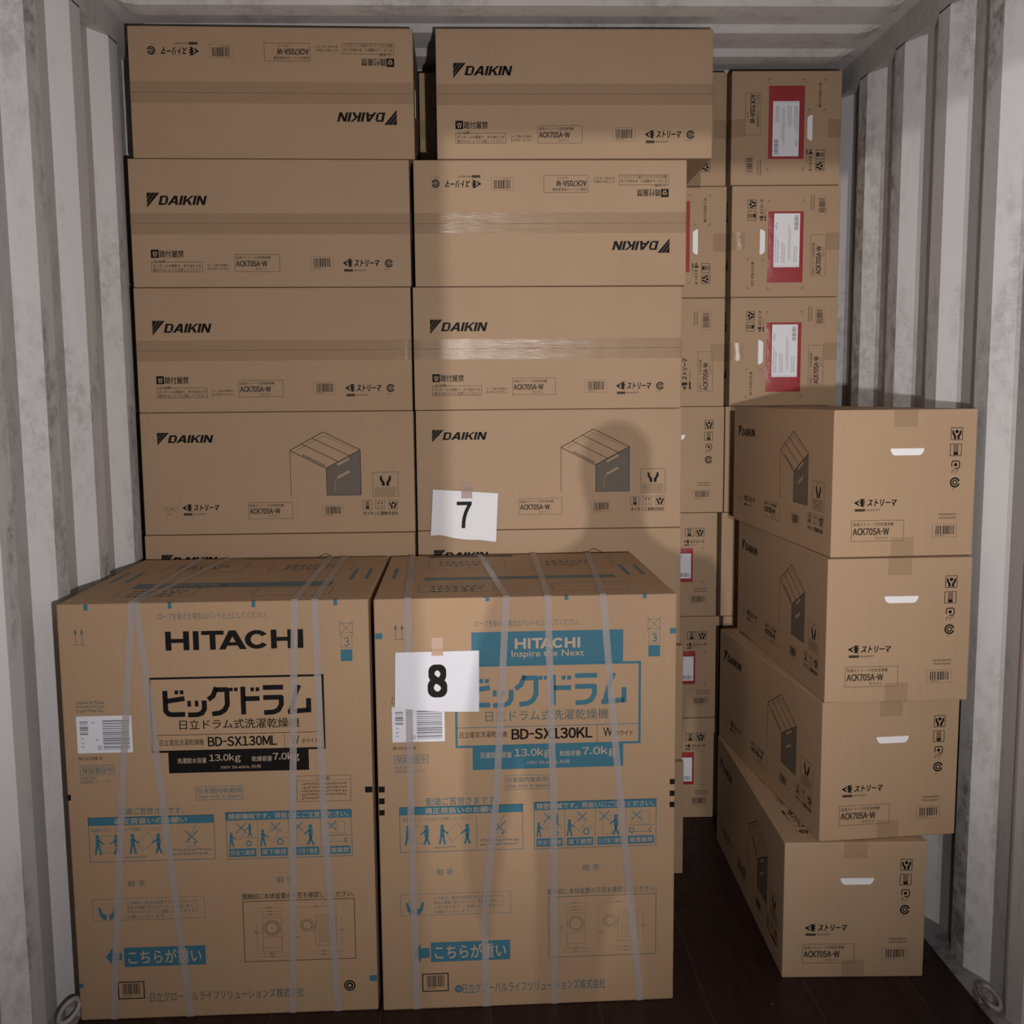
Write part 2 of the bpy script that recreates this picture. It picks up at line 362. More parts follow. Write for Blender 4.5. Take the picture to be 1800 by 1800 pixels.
def stream(f, u0, v0, u1, v1):
    W = u1 - u0; H = v1 - v0
    X = lambda a: u0 + W * a; Y = lambda b: v0 + H * b
    f.poly([(X(0), Y(.30)), (X(.15), Y(.06)), (X(.13), Y(.18)), (X(.08), Y(.30)), (X(.12), Y(.42)), (X(.13), Y(.56))], INK)
    f.poly([(X(.17), Y(0)), (X(.27), Y(0)), (X(.21), Y(.14)), (X(.28), Y(.17)), (X(.22), Y(.32)), (X(.28), Y(.38)), (X(.22), Y(.47)), (X(.26), Y(.62)), (X(.17), Y(.58)), (X(.14), Y(.46)), (X(.18), Y(.40)), (X(.12), Y(.30)), (X(.17), Y(.20)), (X(.14), Y(.12))], INK)
    f.text('ストリーマ', X(.31), Y(.04), X(1), Y(.58), INK, 0.06, 0.25)
    f.rect(X(.03), Y(.76), X(.27), Y(.96), INKS)
    f.scribble(X(.30), Y(.78), X(.93), Y(1.0), 1, INKS)
def barcode(f, u0, v0, u1, v1, seed=1):
    W = u1 - u0; H = v1 - v0
    f.frame(u0, v0, u1, v1, 0.0005, INKS)
    f.bars(u0 + W * .14, v0 + H * .13, u1 - W * .12, v0 + H * .78, INKS, 16, seed=seed)
    f.scribble(u0 + W * .14, v0 + H * .82, u1 - W * .12, v0 + H * .95, 1, INKS)
def bracket(f, u, v, du, dv):
    l = 0.009; f.line((u, v), (u + du * l / f.w, v), 0.0013, INKS); f.line((u, v), (u, v + dv * l / f.h), 0.0013, INKS)

# ------------------------------------------------------------------ the air purifier carton
CL, CW, CH = 0.8355, 0.3768, 0.3768
def faceA(mb):
    f = Face(mb, (-CL / 2, CW / 2, CH), (1, 0, 0), (0, -1, 0), CL, CW)
    f.rect(0.0, .4985, 1.0, .5015, SEAM)
    wordmark(f, .062, .262, .290, .378)
    f.rect(.067, .705, .095, .770, INK); f.handsicon(.071, .710, .092, .765, CARD, frame=False, k=1.6)
    f.text('踏付厳禁', .097, .710, .184, .768, INK, 0.022)
    f.frame(.067, .800, .250, .882, .0012, INKS)
    f.text('⚠注意', .076, .785, .118, .812, INKS, 0.01)
    f.text('ダンボールの隅部で、手や指などを', .073, .820, .244, .846, INKS, 0.012)
    f.text('傷付けないように注意してください', .073, .852, .244, .876, INKS, 0.012)
    f.text('ロープ掛け作業は', .267, .818, .343, .838, INKS, 0.01)
    f.text('おやめください', .267, .845, .345, .866, INKS, 0.01)
    modelbox(f, .364, .742, .526, .880)
    barcode(f, .636, .760, .718, .865, 3)
    stream(f, .753, .780, .886, .885)
    f.ecomark(.920, .815, .0125, INK); f.scribble(.905, .858, .935, .870, 1, INKS)
def faceB(mb):
    f = Face(mb, (-CL / 2, -CW / 2, CH), (1, 0, 0), (0, 0, -1), CL, CH)
    wordmark(f, .060, .160, .280, .262)
    A_, L_, R_, F_ = (.666, .165), (.5425, .315), (.802, .315), (.6736, .464)
    M = lambda a, b, t: (a[0] + (b[0] - a[0]) * t, a[1] + (b[1] - a[1]) * t)
    f.path([A_, L_, F_, R_], .0020, INK, close=True)
    for t_ in (.36, .68): f.line(M(L_, A_, t_ * .98), M(F_, R_, t_), .0018, INK, 1.1)
    f.path([M(A_, F_, .10), M(R_, L_, .06)], .0008, INKS); f.path([M(A_, F_, .10), M(L_, R_, .10)], .0008, INKS)
    f.poly([F_, R_, (.802, .688), (.6736, .688)], SHADE)
    f.frame(.6736, .464, .6752, .688, .001, INK, 1.2); f.line(R_, (.802, .688), .0016, INK, 1.2); f.line((.6736, .688), (.802, .688), .0014, INK, 1.2)
    f.line((.5425, .315), (.5425, .690), .0014, INK)
    for dy in (0, .105): f.line((.716, .437 + dy), (.760, .385 + dy), .0075, CARD, 1.5)
    f.line((.706, .565), (.706, .655), .0012, CARD, 1.5); f.line((.706, .565), (.716, .548), .0012, CARD, 1.5)
    for i in range(12): f.line((.590 + i * .0068, .352 + i * .0078), (.594 + i * .0068, .357 + i * .0078), .0045, INKS)
    f.frame(.845, .500, .940, .706, .0010, INKS); f.handsicon(.865, .505, .920, .625, INK, frame=False)
    f.disc(.8925, .535, .010, CARD, 1.6); f.arc(.8925, .535, .010, .0006, INKS, k=1.8)
    f.scribble(.852, .628, .933, .700, 5, INKS, seed=4)
    f.stackicon(.807, .733, .840, .810, INK); f.upicon(.854, .733, .889, .810, INK); f.handsicon(.902, .733, .937, .810, INK)
    f.text('ダイキン工業株式会社', .807, .826, .937, .858, INK, 0.03)
    barcode(f, .656, .770, .733, .863, 3)
    modelbox(f, .382, .740, .546, .877)
    stream(f, .140, .748, .276, .845)
    for i in (0, 1):
        f.path([(.074 + i * .027, .775), (.082 + i * .027, .800), (.094 + i * .020, .800), (.099, .785)], .0009, INKS)
    f.path([(.072, .770), (.099, .782), (.127, .770)], .0009, INKS); f.scribble(.082, .822, .118, .838, 1, INKS)
def faceC(mb):
    f = Face(mb, (CL / 2, -CW / 2, CH), (0, 1, 0), (0, 0, -1), CW, CH)
    f.handsicon(.815, .125, .898, .210, INK, .0016); f.stackicon(.813, .235, .895, .318, INK, .0016)
    f.path([(.832, .352), (.878, .352), (.884, .362), (.884, .392), (.876, .402), (.850, .402)], .0026, INK); f.path([(.832, .352), (.828, .378), (.832, .392)], .0026, INK)
    f.disc(.856, .377, .0045, INK)
    f.path([(.832, .438), (.832, .414), (.846, .414), (.846, .424)], .0016, INKS); f.path([(.856, .438), (.866, .414), (.880, .414)], .0014, INKS)
    f.ecomark(.856, .498, .0135, INK); f.scribble(.838, .540, .876, .552, 1, INKS)
    stream(f, .151, .600, .453, .690)
    modelbox(f, .139, .748, .508, .892)
    f.scribble(.750, .708, .883, .755, 2, INKS, seed=9); barcode(f, .708, .782, .883, .872, 5)
def faceD(mb):
    f = Face(mb, (-CL / 2, CW / 2, CH), (0, -1, 0), (0, 0, -1), CW, CH)
    f.stackicon(.690, .145, .775, .225, INK, .0016); f.handsicon(.792, .145, .876, .225, INK, .0016)
    stream(f, .680, .256, .880, .316)
    for u, v, du, dv in ((.075, .15, 1, 1), (.345, .15, -1, 1), (.075, .335, 1, 1), (.345, .30, -1, -1), (.87, .335, -1, 1), (.075, .67, 1, -1), (.87, .67, -1, -1)):
        bracket(f, u, v, du, dv)
    f.text('送り状貼付位置', .100, .185, .320, .212, INKS, 0.02)
    modelbox(f, .190, .734, .560, .876)
    f.scribble(.780, .722, .920, .772, 2, INKS, seed=9); barcode(f, .735, .792, .905, .876, 5)

def empty(name, mw=None):
    o = bpy.data.objects.new(name, None); COL.objects.link(o); o.empty_display_size = 0.1
    if mw is not None: o.matrix_world = mw
    return o
def tag(o, label=None, cat=None, group=None, kind=None):
    if label: o['label'] = label
    if cat: o['category'] = cat
    if group: o['group'] = group
    if kind: o['kind'] = kind
    return o

def tape_strip(mb):
    w = .030; l = CL / 2; n = 40; e = .0004
    pts = []
    # long centre strip on top with slight waviness, tabs folded over both ends
    prof = [(-l - e, CH - .046), (-l - e, CH - .002), (-l + .002, CH + e)]
    for i in range(1, n): prof.append((-l + 2 * l * i / n, CH + e + .0002 * math.sin(i * 1.7)))
    prof += [(l - .002, CH + e), (l + e, CH - .002), (l + e, CH - .044)]
    for (x, z) in prof:
        for y in (-w - .002, -w * .3, w * .25, w): pts.append((x, y, z))
    fs = [(4 * i + j, 4 * i + j + 1, 4 * i + 5 + j, 4 * i + 4 + j) for i in range(len(prof) - 1) for j in range(3)]
    mb.add(pts, fs, TAPE)
def bottom_tape(mb):
    w = .030; l = CL / 2; e = .0009
    prof = [(-l - e, .046), (-l - e, .002), (-l + .002, -.0001), (l - .002, -.0001), (l + e, .002), (l + e, .050)]
    pts = [(x, y, z) for x, z in prof for y in (-w, w)]
    mb.add(pts, [(2 * i, 2 * i + 2, 2 * i + 3, 2 * i + 1) for i in range(len(prof) - 1)], TAPE)
def handle(parent, end):
    """white moulded grip set in the end panel, wider at its top edge"""
    mb = MB(); u0, u1, v0, v1 = (.397, .63, .262, .309) if end == 'C' else (.385, .61, .262, .309)
    f = Face(mb, (CL / 2, -CW / 2, CH), (0, 1, 0), (0, 0, -1), CW, CH) if end == 'C' else Face(mb, (-CL / 2, CW / 2, CH), (0, -1, 0), (0, 0, -1), CW, CH)
    f.lift = .001
    W = u1 - u0; H = v1 - v0
    out = [(0, .0), (1, .0), (1, .28), (.97, .6), (.93, .85), (.87, 1), (.13, 1), (.07, .85), (.03, .6), (0, .28)]
    def loop(s, k): return [f.P(u0 + W * (.5 + (a - .5) * s), v0 + H * (.5 + (b - .5) * (1 - (1 - s) * 4)), k) for a, b in out]
    n = len(out); L0, L1, L2, L3 = loop(1.0, 0.0), loop(1.0, 1.0), loop(.965, 1.0), loop(.95, .5)
    vs = L0 + L1 + L2 + L3; fs = []
    for r in range(3):
        for i in range(n): fs.append((r * n + i, (r + 1) * n + i, (r + 1) * n + (i + 1) % n, r * n + (i + 1) % n))
    fs.append(tuple(3 * n + i for i in range(n))[::-1])
    mb.add(vs, fs, WHITE)
    return mb.build('handle', parent)
def pouch(parent):
    mb = MB(); f = Face(mb, (-CL / 2, CW / 2, CH), (0, -1, 0), (0, 0, -1), CW, CH); f.lift = .0012
    nx, ny = 14, 8; rr = random.Random(3); vs = []
    for j in range(ny + 1):
        for i in range(nx + 1):
            e = 0 if i in (0, nx) or j in (0, ny) else rr.uniform(.6, 2.6)
            vs.append(f.P(.130 + .640 * i / nx, .337 + .326 * j / ny, .7 + e))
    mb.add(vs, [(j * (nx + 1) + i, (j + 1) * (nx + 1) + i, (j + 1) * (nx + 1) + i + 1, j * (nx + 1) + i + 1) for j in range(ny) for i in range(nx)], RED)
    po = mb.build('document_pouch', parent, True); po['label'] = 'red plastic document pouch'
    mb = MB(); f = Face(mb, (-CL / 2, CW / 2, CH), (0, -1, 0), (0, 0, -1), CW, CH); f.lift = .0012
    f.rect(.267, .388, .750, .627, PAPER, 3.6)
    for i in range(12): f.disc(.278, .398 + i * .0195, .0012, PGREY, 3.9, 6)
    for a, b, c, d, r in ((.31, .40, .55, .44, 2), (.60, .40, .73, .43, 1), (.31, .46, .50, .50, 2), (.33, .52, .66, .55, 2), (.31, .57, .47, .61, 2)):
        f.scribble(a, b, c, d, r, PGREY, 3.9, seed=int(a * 100 + b * 77))
    f.bars(.60, .575, .735, .612, PGREY, 20, 3.9)
    inv = mb.build('invoice', po); inv['label'] = 'white printed invoice sheet'
    mb = MB(); f = Face(mb, (-CL / 2, CW / 2, CH), (0, -1, 0), (0, 0, -1), CW, CH); f.lift = .0012
    vs = []; rr = random.Random(8)
    for j in range(ny + 1):
        for i in range(nx + 1):
            vs.append(f.P(.132 + .636 * i / nx, .339 + .322 * j / ny, 4.6 + rr.uniform(0, 1.6)))
    mb.add(vs, [(j * (nx + 1) + i, (j + 1) * (nx + 1) + i, (j + 1) * (nx + 1) + i + 1, j * (nx + 1) + i + 1) for j in range(ny) for i in range(nx)], CLEAR)
    mb.build('clear_sleeve', po, True)

def make_carton(with_pouch):
    root = empty('carton')
    mb = MB(); mb.bevbox((-CL / 2, -CW / 2, 0), (CL / 2, CW / 2, CH), CARD, 0.0035)
    faceA(mb); faceB(mb); faceC(mb); faceD(mb)
    mb.build('carton_body', root)
    t = MB(); tape_strip(t); t.build('packing_tape', root, True)
    t = MB(); bottom_tape(t); t.build('packing_tape', root)
    handle(root, 'C'); handle(root, 'D')
    if with_pouch: pouch(root)
    return root
def copy_tree(o, parent=None):
    c = o.copy(); COL.objects.link(c)
    if parent: c.parent = parent
    for ch in o.children: copy_tree(ch, c)
    return c

RX = lambda a: Matrix.Rotation(R(a), 4, 'X'); RY = lambda a: Matrix.Rotation(R(a), 4, 'Y'); RZ = lambda a: Matrix.Rotation(R(a), 4, 'Z')
POSE = {'B': Matrix.Identity(4), 'A': RX(90), 'A180': RY(180) @ RX(90),
        'C': RZ(-90), 'Cccw': RY(-90) @ RZ(-90), 'Ccw': RY(90) @ RZ(-90),
        'D': RZ(90), 'Dccw': RY(-90) @ RZ(90), 'Dcw': RY(90) @ RZ(90)}
def place(o, pose, x, y, z, yaw, roll=0.0):
    M = POSE[pose]
    cs = [M @ Vector((sx * CL / 2, sy * CW / 2, sz * CH)) for sx in (-1, 1) for sy in (-1, 1) for sz in (0, 1)]
    mn = Vector([min(c[i] for c in cs) for i in range(3)])
    o.matrix_world = Matrix.Translation((x, y, z)) @ RZ(yaw) @ RY(roll) @ Matrix.Translation(-mn) @ M

# ------------------------------------------------------------------ the container shell
Y0, Y1 = -1.30, 4.42
XL, XR = -1.071, 1.284
def corrugated(name, xc, out, anchor, period, m_crest, m_slope, m_recess):
    """crest flat at xc from anchor to anchor+.070, sloping back to the recess on either side"""
    mb = MB(); dep = 0.036 * out
    prof = []
    k0 = math.floor((Y0 - anchor) / period) - 1
    y = anchor + k0 * period
    while y < Y1 + period:
        s = (period - .070 - .072) / 2
        prof += [(y, xc), (y + .070, xc), (y + .070 + s, xc + dep), (y + .070 + s + .072, xc + dep)]
        y += period
    prof = [q for q in prof if Y0 - .02 <= q[0] <= Y1 + .02]
    zs = [-.02, .35, .8, 1.3, 1.8, 2.3, 2.604]
    for i in range(len(prof) - 1):
        (a, xa), (b, xb) = prof[i], prof[i + 1]
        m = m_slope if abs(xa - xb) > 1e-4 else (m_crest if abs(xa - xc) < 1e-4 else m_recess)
        for j in range(len(zs) - 1):
            q = [(xa, a, zs[j]), (xb, b, zs[j]), (xb, b, zs[j + 1]), (xa, a, zs[j + 1])]
            mb.add(q, [(0, 1, 2, 3) if out < 0 else (3, 2, 1, 0)], m)
    # outer skin so that the wall has thickness
    x2 = xc + dep + .012 * out
    mb.add([(x2, Y0, -.02), (x2, Y1, -.02), (x2, Y1, 2.72), (x2, Y0, 2.72)], [(0, 1, 2, 3)], m_recess)
    return tag(mb.build(name), kind='structure')
corrugated('wall_right', XR, 1, 3.065, .290, SCUFF_DIM, WALL_LIT, RAIL_SHADE)  # lit slopes, dimmer crests and shaded recesses painted as separate tones
corrugated('wall_left', XL, -1, 3.019, .275, SCUFF_DIM, WALL_LIT, RAIL_SHADE)

mb = MB(); mb.box((XR, Y0, 2.600), (XR + .060, Y1, 2.74), RAIL_SHADE); tag(mb.build('trim_1'), kind='structure')
mb = MB(); mb.box((XL - .060, Y0, 2.600), (XL, Y1, 2.74), RAIL_SHADE); tag(mb.build('trim_2'), kind='structure')
mb = MB(); mb.box((1.245, Y0, -.03), (XR + .05, Y1, .004), LEDGE); tag(mb.build('trim_3'), kind='structure')
mb = MB(); mb.box((XL - .05, Y0, -.03), (-1.034, Y1, .004), LEDGE); tag(mb.build('trim_4'), kind='structure')

mb = MB()   # roof: pressed cross ribs that fade out just before the rails
per = .213; ys = []
k = math.floor((Y0 - 2.972) / per)
y = 2.972 + k * per
while y < Y1 + per:
    ys += [(y, 0), (y + .078, 0), (y + .100, 1), (y + .182, 1), (y + .186, 1)]   # 0 = rib bottom
    y += per
ys = [(yy, a) for yy, a in ys if Y0 <= yy <= Y1]
ZT, ZB = 2.686, 2.669
xs = [XL - .01, XL + .035, XL + .060, XL + .10, 0.1, XR - .10, XR - .060, XR - .035, XR + .01]; bl = [0, 0, .6, 1, 1, 1, .6, 0, 0]
vs = [(x, yy, ZT - (0 if a else (ZT - ZB) * b)) for yy, a in ys for x, b in zip(xs, bl)]
n = len(xs)
fs = [(i * n + j, i * n + j + 1, (i + 1) * n + j + 1, (i + 1) * n + j) for i in range(len(ys) - 1) for j in range(n - 1)]
mb.add(vs, [q[::-1] for q in fs], CEILM)
mb.box((XL - .06, Y0, 2.72), (XR + .06, Y1, 2.74), CEILM)
tag(mb.build('ceiling'), kind='structure')

mb = MB(); mb.box((-1.10, Y0, -.06), (1.30, Y1, 0), FLOORM)
tag(mb.build('floor'), kind='structure')
mb = MB(); mb.box((XL - .06, Y1 - .02, -.03), (XR + .06, Y1 + .03, 2.74), SCUFF_DIM); tag(mb.build('wall_back'), kind='structure')
mb = MB(); mb.box((XL - .06, Y0 - .08, 2.385), (XR + .06, Y0, 2.74), RAIL_SHADE)
mb.box((XL - .06, Y0 - .08, -.03), (XL, Y0, 2.385), RAIL_SHADE); mb.box((XR, Y0 - .08, -.03), (XR + .06, Y0, 2.385), RAIL_SHADE)
tag(mb.build('wall_front'), kind='structure')
mb = MB(); mb.box((XL + .002, Y0 - .05, .01), (-.400, Y0 - .01, 2.384), SCUFF_DIM); tag(mb.build('door_1'), kind='structure')

# lashing rings on the bottom rail
def ring(x, y, z, tilt, label):
    mb = MB(); n, mseg, r0, r1 = 24, 8, .026, .0060
    M = Matrix.Translation((x, y, z)) @ RZ(tilt) @ RX(28)
    vs = []; fs = []
    for i in range(n):
        a = 2 * math.pi * i / n
        for j in range(mseg):
            b = 2 * math.pi * j / mseg
            vs.append(M @ Vector(((r0 + r1 * math.cos(b)) * math.cos(a) * .8, (r0 + r1 * math.cos(b)) * math.sin(a) * 1.25, r1 * math.sin(b))))
            fs.append((i * mseg + j, ((i + 1) % n) * mseg + j, ((i + 1) % n) * mseg + (j + 1) % mseg, i * mseg + (j + 1) % mseg))
    mb.add(vs, fs, STEEL); o = mb.build('lashing_ring', None, True)
    k = MB(); k.bevbox((x - .020, y + .018, .0045), (x + .020, y + .048, .030), STEEL, .005)
    o2 = k.build('ring_bracket', o)
    return tag(o, label, 'lashing ring', 'painted lashing rings along the bottom rails')
ring(1.262, 2.300, .036, 20, 'white painted steel lashing ring on the floor rail beside the right wall')
ring(-1.052, 2.345, .034, -20, 'white painted steel lashing ring on the floor rail beside the left wall')

# ------------------------------------------------------------------ cartons
ROW = 0.378
LAB_F = 'long-side-on cartons of the front stack'; LAB_B = 'end-on cartons of the back stack'; LAB_S = 'end-on cartons of the right-hand pile'
items = [
 # pose, x, y, row, yaw, pouch, label, group
 ('A180', -1.031, 3.063, 6, 1.35, 0, 'taped cardboard carton printed upside down, topmost of the left front column', LAB_F),
 ('A', -1.0495, 3.065, 5, 1.45, 0, 'taped cardboard carton with upright print, second from top of the left front column', LAB_F),
 ('A', -1.053, 3.070, 4, 1.40, 0, 'taped cardboard carton with upright print, third from top of the left front column', LAB_F),
 ('B', -1.051, 3.064, 3, 0.55, 0, 'cardboard carton with cube drawing in the left column, fully visible', LAB_F),
 ('B', -1.052, 3.058, 2, 0.15, 0, 'cardboard carton mostly hidden behind the black-lettered washer carton', LAB_F),
 ('B', -1.054, 3.058, 1, 0.10, 0, 'cardboard carton hidden behind the left washer carton', LAB_F),
 ('B', -1.054, 3.058, 0, 0.10, 0, 'cardboard carton hidden behind the left washer carton', LAB_F),
 ('A', -0.128, 3.082, 6, 0.00, 0, 'taped carton with upright print, topmost of the right front column, overhanging to the right', LAB_F),
 ('A180', -0.202, 3.090, 5, 0.20, 0, 'taped carton printed upside down directly under the overhanging top carton', LAB_F),
 ('A', -0.211, 3.092, 4, 0.80, 0, 'taped carton with bright tape glare, third from top of the right front column', LAB_F),
 ('B', -0.209, 3.088, 3, 0.80, 0, 'carton with cube drawing under a person shadow, carrying the 7 sign', LAB_F),
 ('B', -0.209, 3.083, 2, 0.70, 0, 'carton mostly hidden behind the blue-lettered washer carton, under the 7 sign', LAB_F),
 ('B', -0.203, 3.068, 1, 0.10, 0, 'carton showing a thin edge right of the blue-lettered washer carton, second from floor', LAB_F),
 ('B', -0.201, 3.054, 0, -0.30, 0, 'carton showing a thin edge right of the blue-lettered washer carton, on the floor', LAB_F),
 # back stack, far right column
 ('Dcw', 0.861, 3.466, 6, -0.7, 1, 'carton with red pouch touching the ceiling corner, topmost of the far right column', LAB_B),
 ('Dccw', 0.868, 3.470, 5, -0.6, 1, 'carton with red pouch, second from top of the far right column', LAB_B),
 ('Dccw', 0.870, 3.474, 4, -0.6, 1, 'carton with shiny red pouch just above the top carton of the right-hand pile', LAB_B),
 ('C', 0.859, 3.480, 3, -0.1, 0, 'carton sliver behind the top carton of the right-hand pile', LAB_B),
 ('C', 0.851, 3.480, 2, -0.1, 0, 'carton sliver with pale edge behind the second carton of the right-hand pile', LAB_B),
 ('C', 0.862, 3.480, 1, 0.0, 0, 'carton hidden behind the right-hand pile', LAB_B),
 ('C', 0.862, 3.480, 0, 0.0, 0, 'carton hidden behind the right-hand pile', LAB_B),
 # back stack, middle column
 ('Dcw', 0.470, 3.478, 6, -0.1, 1, 'carton half hidden behind the overhanging top carton, topmost of the middle back column', LAB_B),
 ('Dcw', 0.475, 3.480, 5, -0.1, 1, 'carton showing a white grip and red pouch edge, second from top in middle back column', LAB_B),
 ('Cccw', 0.477, 3.488, 4, 0.0, 0, 'carton with sideways print and no pouch in the middle back column', LAB_B),
 ('C', 0.479, 3.484, 3, 0.0, 0, 'carton with a vertical row of marks, fourth down in middle back column', LAB_B),
 ('D', 0.459, 3.482, 2, 0.0, 1, 'carton with red pouch, third from floor of the middle back column', LAB_B),
 ('D', 0.472, 3.482, 1, 0.0, 1, 'carton with red pouch, second from floor of the middle back column', LAB_B),
 ('D', 0.470, 3.478, 0, -0.3, 1, 'carton with red pouch standing on the floor in the middle back column', LAB_B),
 # seen through the gap between the two front columns
 ('Ccw', -0.203, 3.486, 6, 0, 0, 'dark carton seen through the gap between the two topmost front cartons', LAB_B),
]
for r in range(6): items.append(('C', -0.203, 3.486, r, 0, 0, 'carton hidden behind the two front columns', LAB_B))
items += [
 ('C', 0.885, 2.468, 3, 2.70, 0, 'topmost carton of the four-high right-hand pile', LAB_S),
 ('C', 0.875, 2.456, 2, 0.80, 0, 'second carton from top of the right-hand pile', LAB_S),
 ('C', 0.873, 2.461, 1, 4.60, 0, 'skewed third carton from top of the right-hand pile, overhanging the one below', LAB_S),
 ('C', 0.782, 2.461, 0, -1.50, 0, 'bottom carton of the right-hand pile, standing on the dark floor shifted left', LAB_S),
]
plain = make_carton(False); pouched = make_carton(True); used = {0: False, 1: False}
rr = random.Random(11)
for pose, x, y, row, yaw, pc, label, group in items:
    src = pouched if pc else plain
    o = copy_tree(src) if used[pc] else src
    used[pc] = True
    place(o, pose, x, y, row * ROW + .0003, yaw)
    tag(o, label, 'carton', group)

# ------------------------------------------------------------------ washer-dryer cartons
HW, HH, HD = 0.7452, 1.0652, 0.6543
def washer(name, x, y, yaw, black, label, straps, tops, topbar):
    root = empty(name, Matrix.Translation((x, y, 0)) @ RZ(yaw))
    mb = MB()
    # body with softly worn edges; front face slightly subdivided at the bottom edge
    mb.bevbox((0, 0, 0.0), (HW, HD, HH), CARDH, 0.005, 3)
    f = Face(mb, (0, 0, HH), (1, 0, 0), (0, 0, -1), HW, HH)
    MAIN = INK if black else BLUE
    d = 0.0 if black else 0.0
    if black:
        f.text('ロープを掛ける場合はバンドの上にしてください。', .322, .0235, .673, .0395, GREEN, 0.004)
        hitachi(f, .342, .0665, .786, .1105, INK)
        f.upicon(.038, .050, .096, .101, GREEN, .0014, False); f.cross(.926, .0655, .018, GREEN, .0012); f.frame(.905, .054, .947, .078, .0010, GREEN)
        f.frame(.9075, .0841, .9445, .1122, .0010, GREEN); f.text('3', .918, .0875, .935, .109, GREEN, 0.02)
        f.rect(.906, .1161, .944, .1433, BLUE)
        F0 = (.281, .1728, .848, .3505); f.frame(*F0, .0052, INK)
        bigdrum(f, (.3215, .196, .8064, .2667), INK)
        f.text('日立ドラム式洗濯乾燥機', .3745, .2735, .765, .297, INK, 0.012)
        f.rect(.285, .3085, .845, .3098, INK); f.rect(.7140, .3098, .7152, .348, INK)
        f.text('日立電気洗濯乾燥機', .308, .3195, .451, .3345, INK, 0.007)
        f.text('BD-SX130ML', .464, .315, .689, .3385, INK, 0.05)
        f.text('W', .736, .3165, .762, .338, INK, 0.012); f.text('ホワイト', .7705, .3245, .824, .335, INK, 0.02)
        f.rect(.334, .3505, .7915, .3996, INK, 1.3)
        f.text('洗濯脱水容量', .3625, .364, .4575, .377, PALE, 0.012, k=2); f.text('13.0kg', .466, .356, .5685, .3778, PALE, 0.02, k=2)
        f.text('乾燥容量', .605, .3635, .671, .376, PALE, 0.012, k=2); f.text('7.0kg', .674, .356, .761, .3785, PALE, 0.02, k=2)
        f.text('100V 50-60Hz 共用', .503, .384, .633, .3925, PALE, 0.0, k=2)
        f.frame(.4167, .4331, .573, .4662, .0013, BLUES); f.text('日本国内家庭用', .424, .4370, .566, .4500, BLUES, 0.015); f.text('Use only in Japan', .425, .4530, .565, .4635, BLUES, 0.01)
        f.frame(.748, .4140, .927, .4765, .0010, INKS); f.rect(.748, .4255, .927, .4262, INKS); f.text('ご注意', .812, .4165, .860, .4240, INKS)
        f.scribble(.765, .4310, .920, .4740, 5, INKS, seed=21)
        f.scribble(.046, .2248, .144, .2550, 3, GREEN, seed=5)
        f.text('BD-SX130ML W', .0446, .3560, .1203, .3630, INK, 0.01)
        f.frame(.0461, .3761, .1587, .3985, .0014, BLUES); f.text('保証書在中', .053, .3795, .152, .3950, BLUES, 0.012)
        f.text('保証書は製品の', .0459, .4020, .100, .4095, BLUES); f.text('取扱説明書に入っています', .0459, .4115, .1436, .4195, BLUES)
        f.text('配達ご苦労さまです。', .165, .4800, .3750, .4965, BLUES, 0.02)
        bL = (.062, .5011, .4733, .6095); bR = (.511, .4970, .927, .6120)
        f.text('取 手', .180, .6560, .240, .6710, GREEN, 0.01); f.text('取 手', .6706, .6575, .7298, .6730, GREEN, 0.01)
        hb = (.0615, .6995, .430, .7530); hv = (.1555, .8210, .4256, .8691); ar = (.0945, .8250, .1482, .8600)
        dh = (.5554, .6970, .9282, .7120); db = (.555, .7160, .929, .8672); br = (.1292, .9054, .2172, .9492); co = (.2342, .9345, .7502, .9590)
        f.disc(.905, .935, .0145, INK); f.arc(.905, .935, .0098, .0022, CARDH, k=1.6); f.disc(.905, .935, .0045, CARDH, 1.6)
        marks = [(.0878, 0, .100, .0146), (.355, 0, .3665, .0137), (.6235, 0, .635, .0138), (.887, 0, .899, .0130), (.973, .9112, .9985, .9258), (.0025, .9067, .0154, .9175)]
        blk = [(.974, .4440, .9985, .4583), (.0015, .4447, .0119, .4587)]
        DIMK = INKS; COK = GREEN
    else:
        f.text('ロープを掛ける場合はバンドの上にしてください。', .330, .0535, .674, .0690, GREEN, 0.006)
        f.rect(.3175, .0812, .8206, .1580, BLUE)
        hitachi(f, .4602, .0975, .677, .1222, PALE, 2); f.text('Inspire the Next', .4492, .1262, .6896, .1460, PALE, 0.012, k=2)
        f.upicon(.052, .053, .109, .102, GREEN, .0014, False); f.cross(.924, .0695, .018, GREEN, .0012); f.frame(.903, .058, .945, .082, .0010, GREEN)
        f.frame(.9067, .0889, .9440, .1168, .0010, BLUE); f.text('3', .917, .0925, .934, .113, BLUE, 0.035)
        f.rect(.9055, .1204, .9445, .1472, BLUE)
        f.frame(.2602, .1575, .8808, .3555, .0058, BLUE)
        bigdrum(f, (.2950, .1830, .8348, .2605), BLUE)
        f.text('日立ドラム式洗濯乾燥機', .3604, .2685, .7724, .2940, GREEN, 0.012)
        f.rect(.266, .3066, .875, .3082, BLUE); f.rect(.7334, .3082, .7346, .349, INKS)
        f.text('日立電気洗濯乾燥機', .2746, .3170, .4321, .3320, INK, 0.007)
        f.text('BD-SX130KL', .4469, .3125, .7182, .3390, INK, 0.055)
        f.text('W', .7545, .3150, .785, .3370, INK, 0.014); f.text('ホワイト', .794, .3235, .8545, .335, INK, 0.02)
        f.rect(.3165, .3530, .822, .4095, BLUE, 1.3)
        f.text('洗濯脱水容量', .3411, .3670, .4473, .3815, PALE, 0.012, k=2); f.text('13.0kg', .4558, .3597, .5776, .3846, PALE, 0.02, k=2)
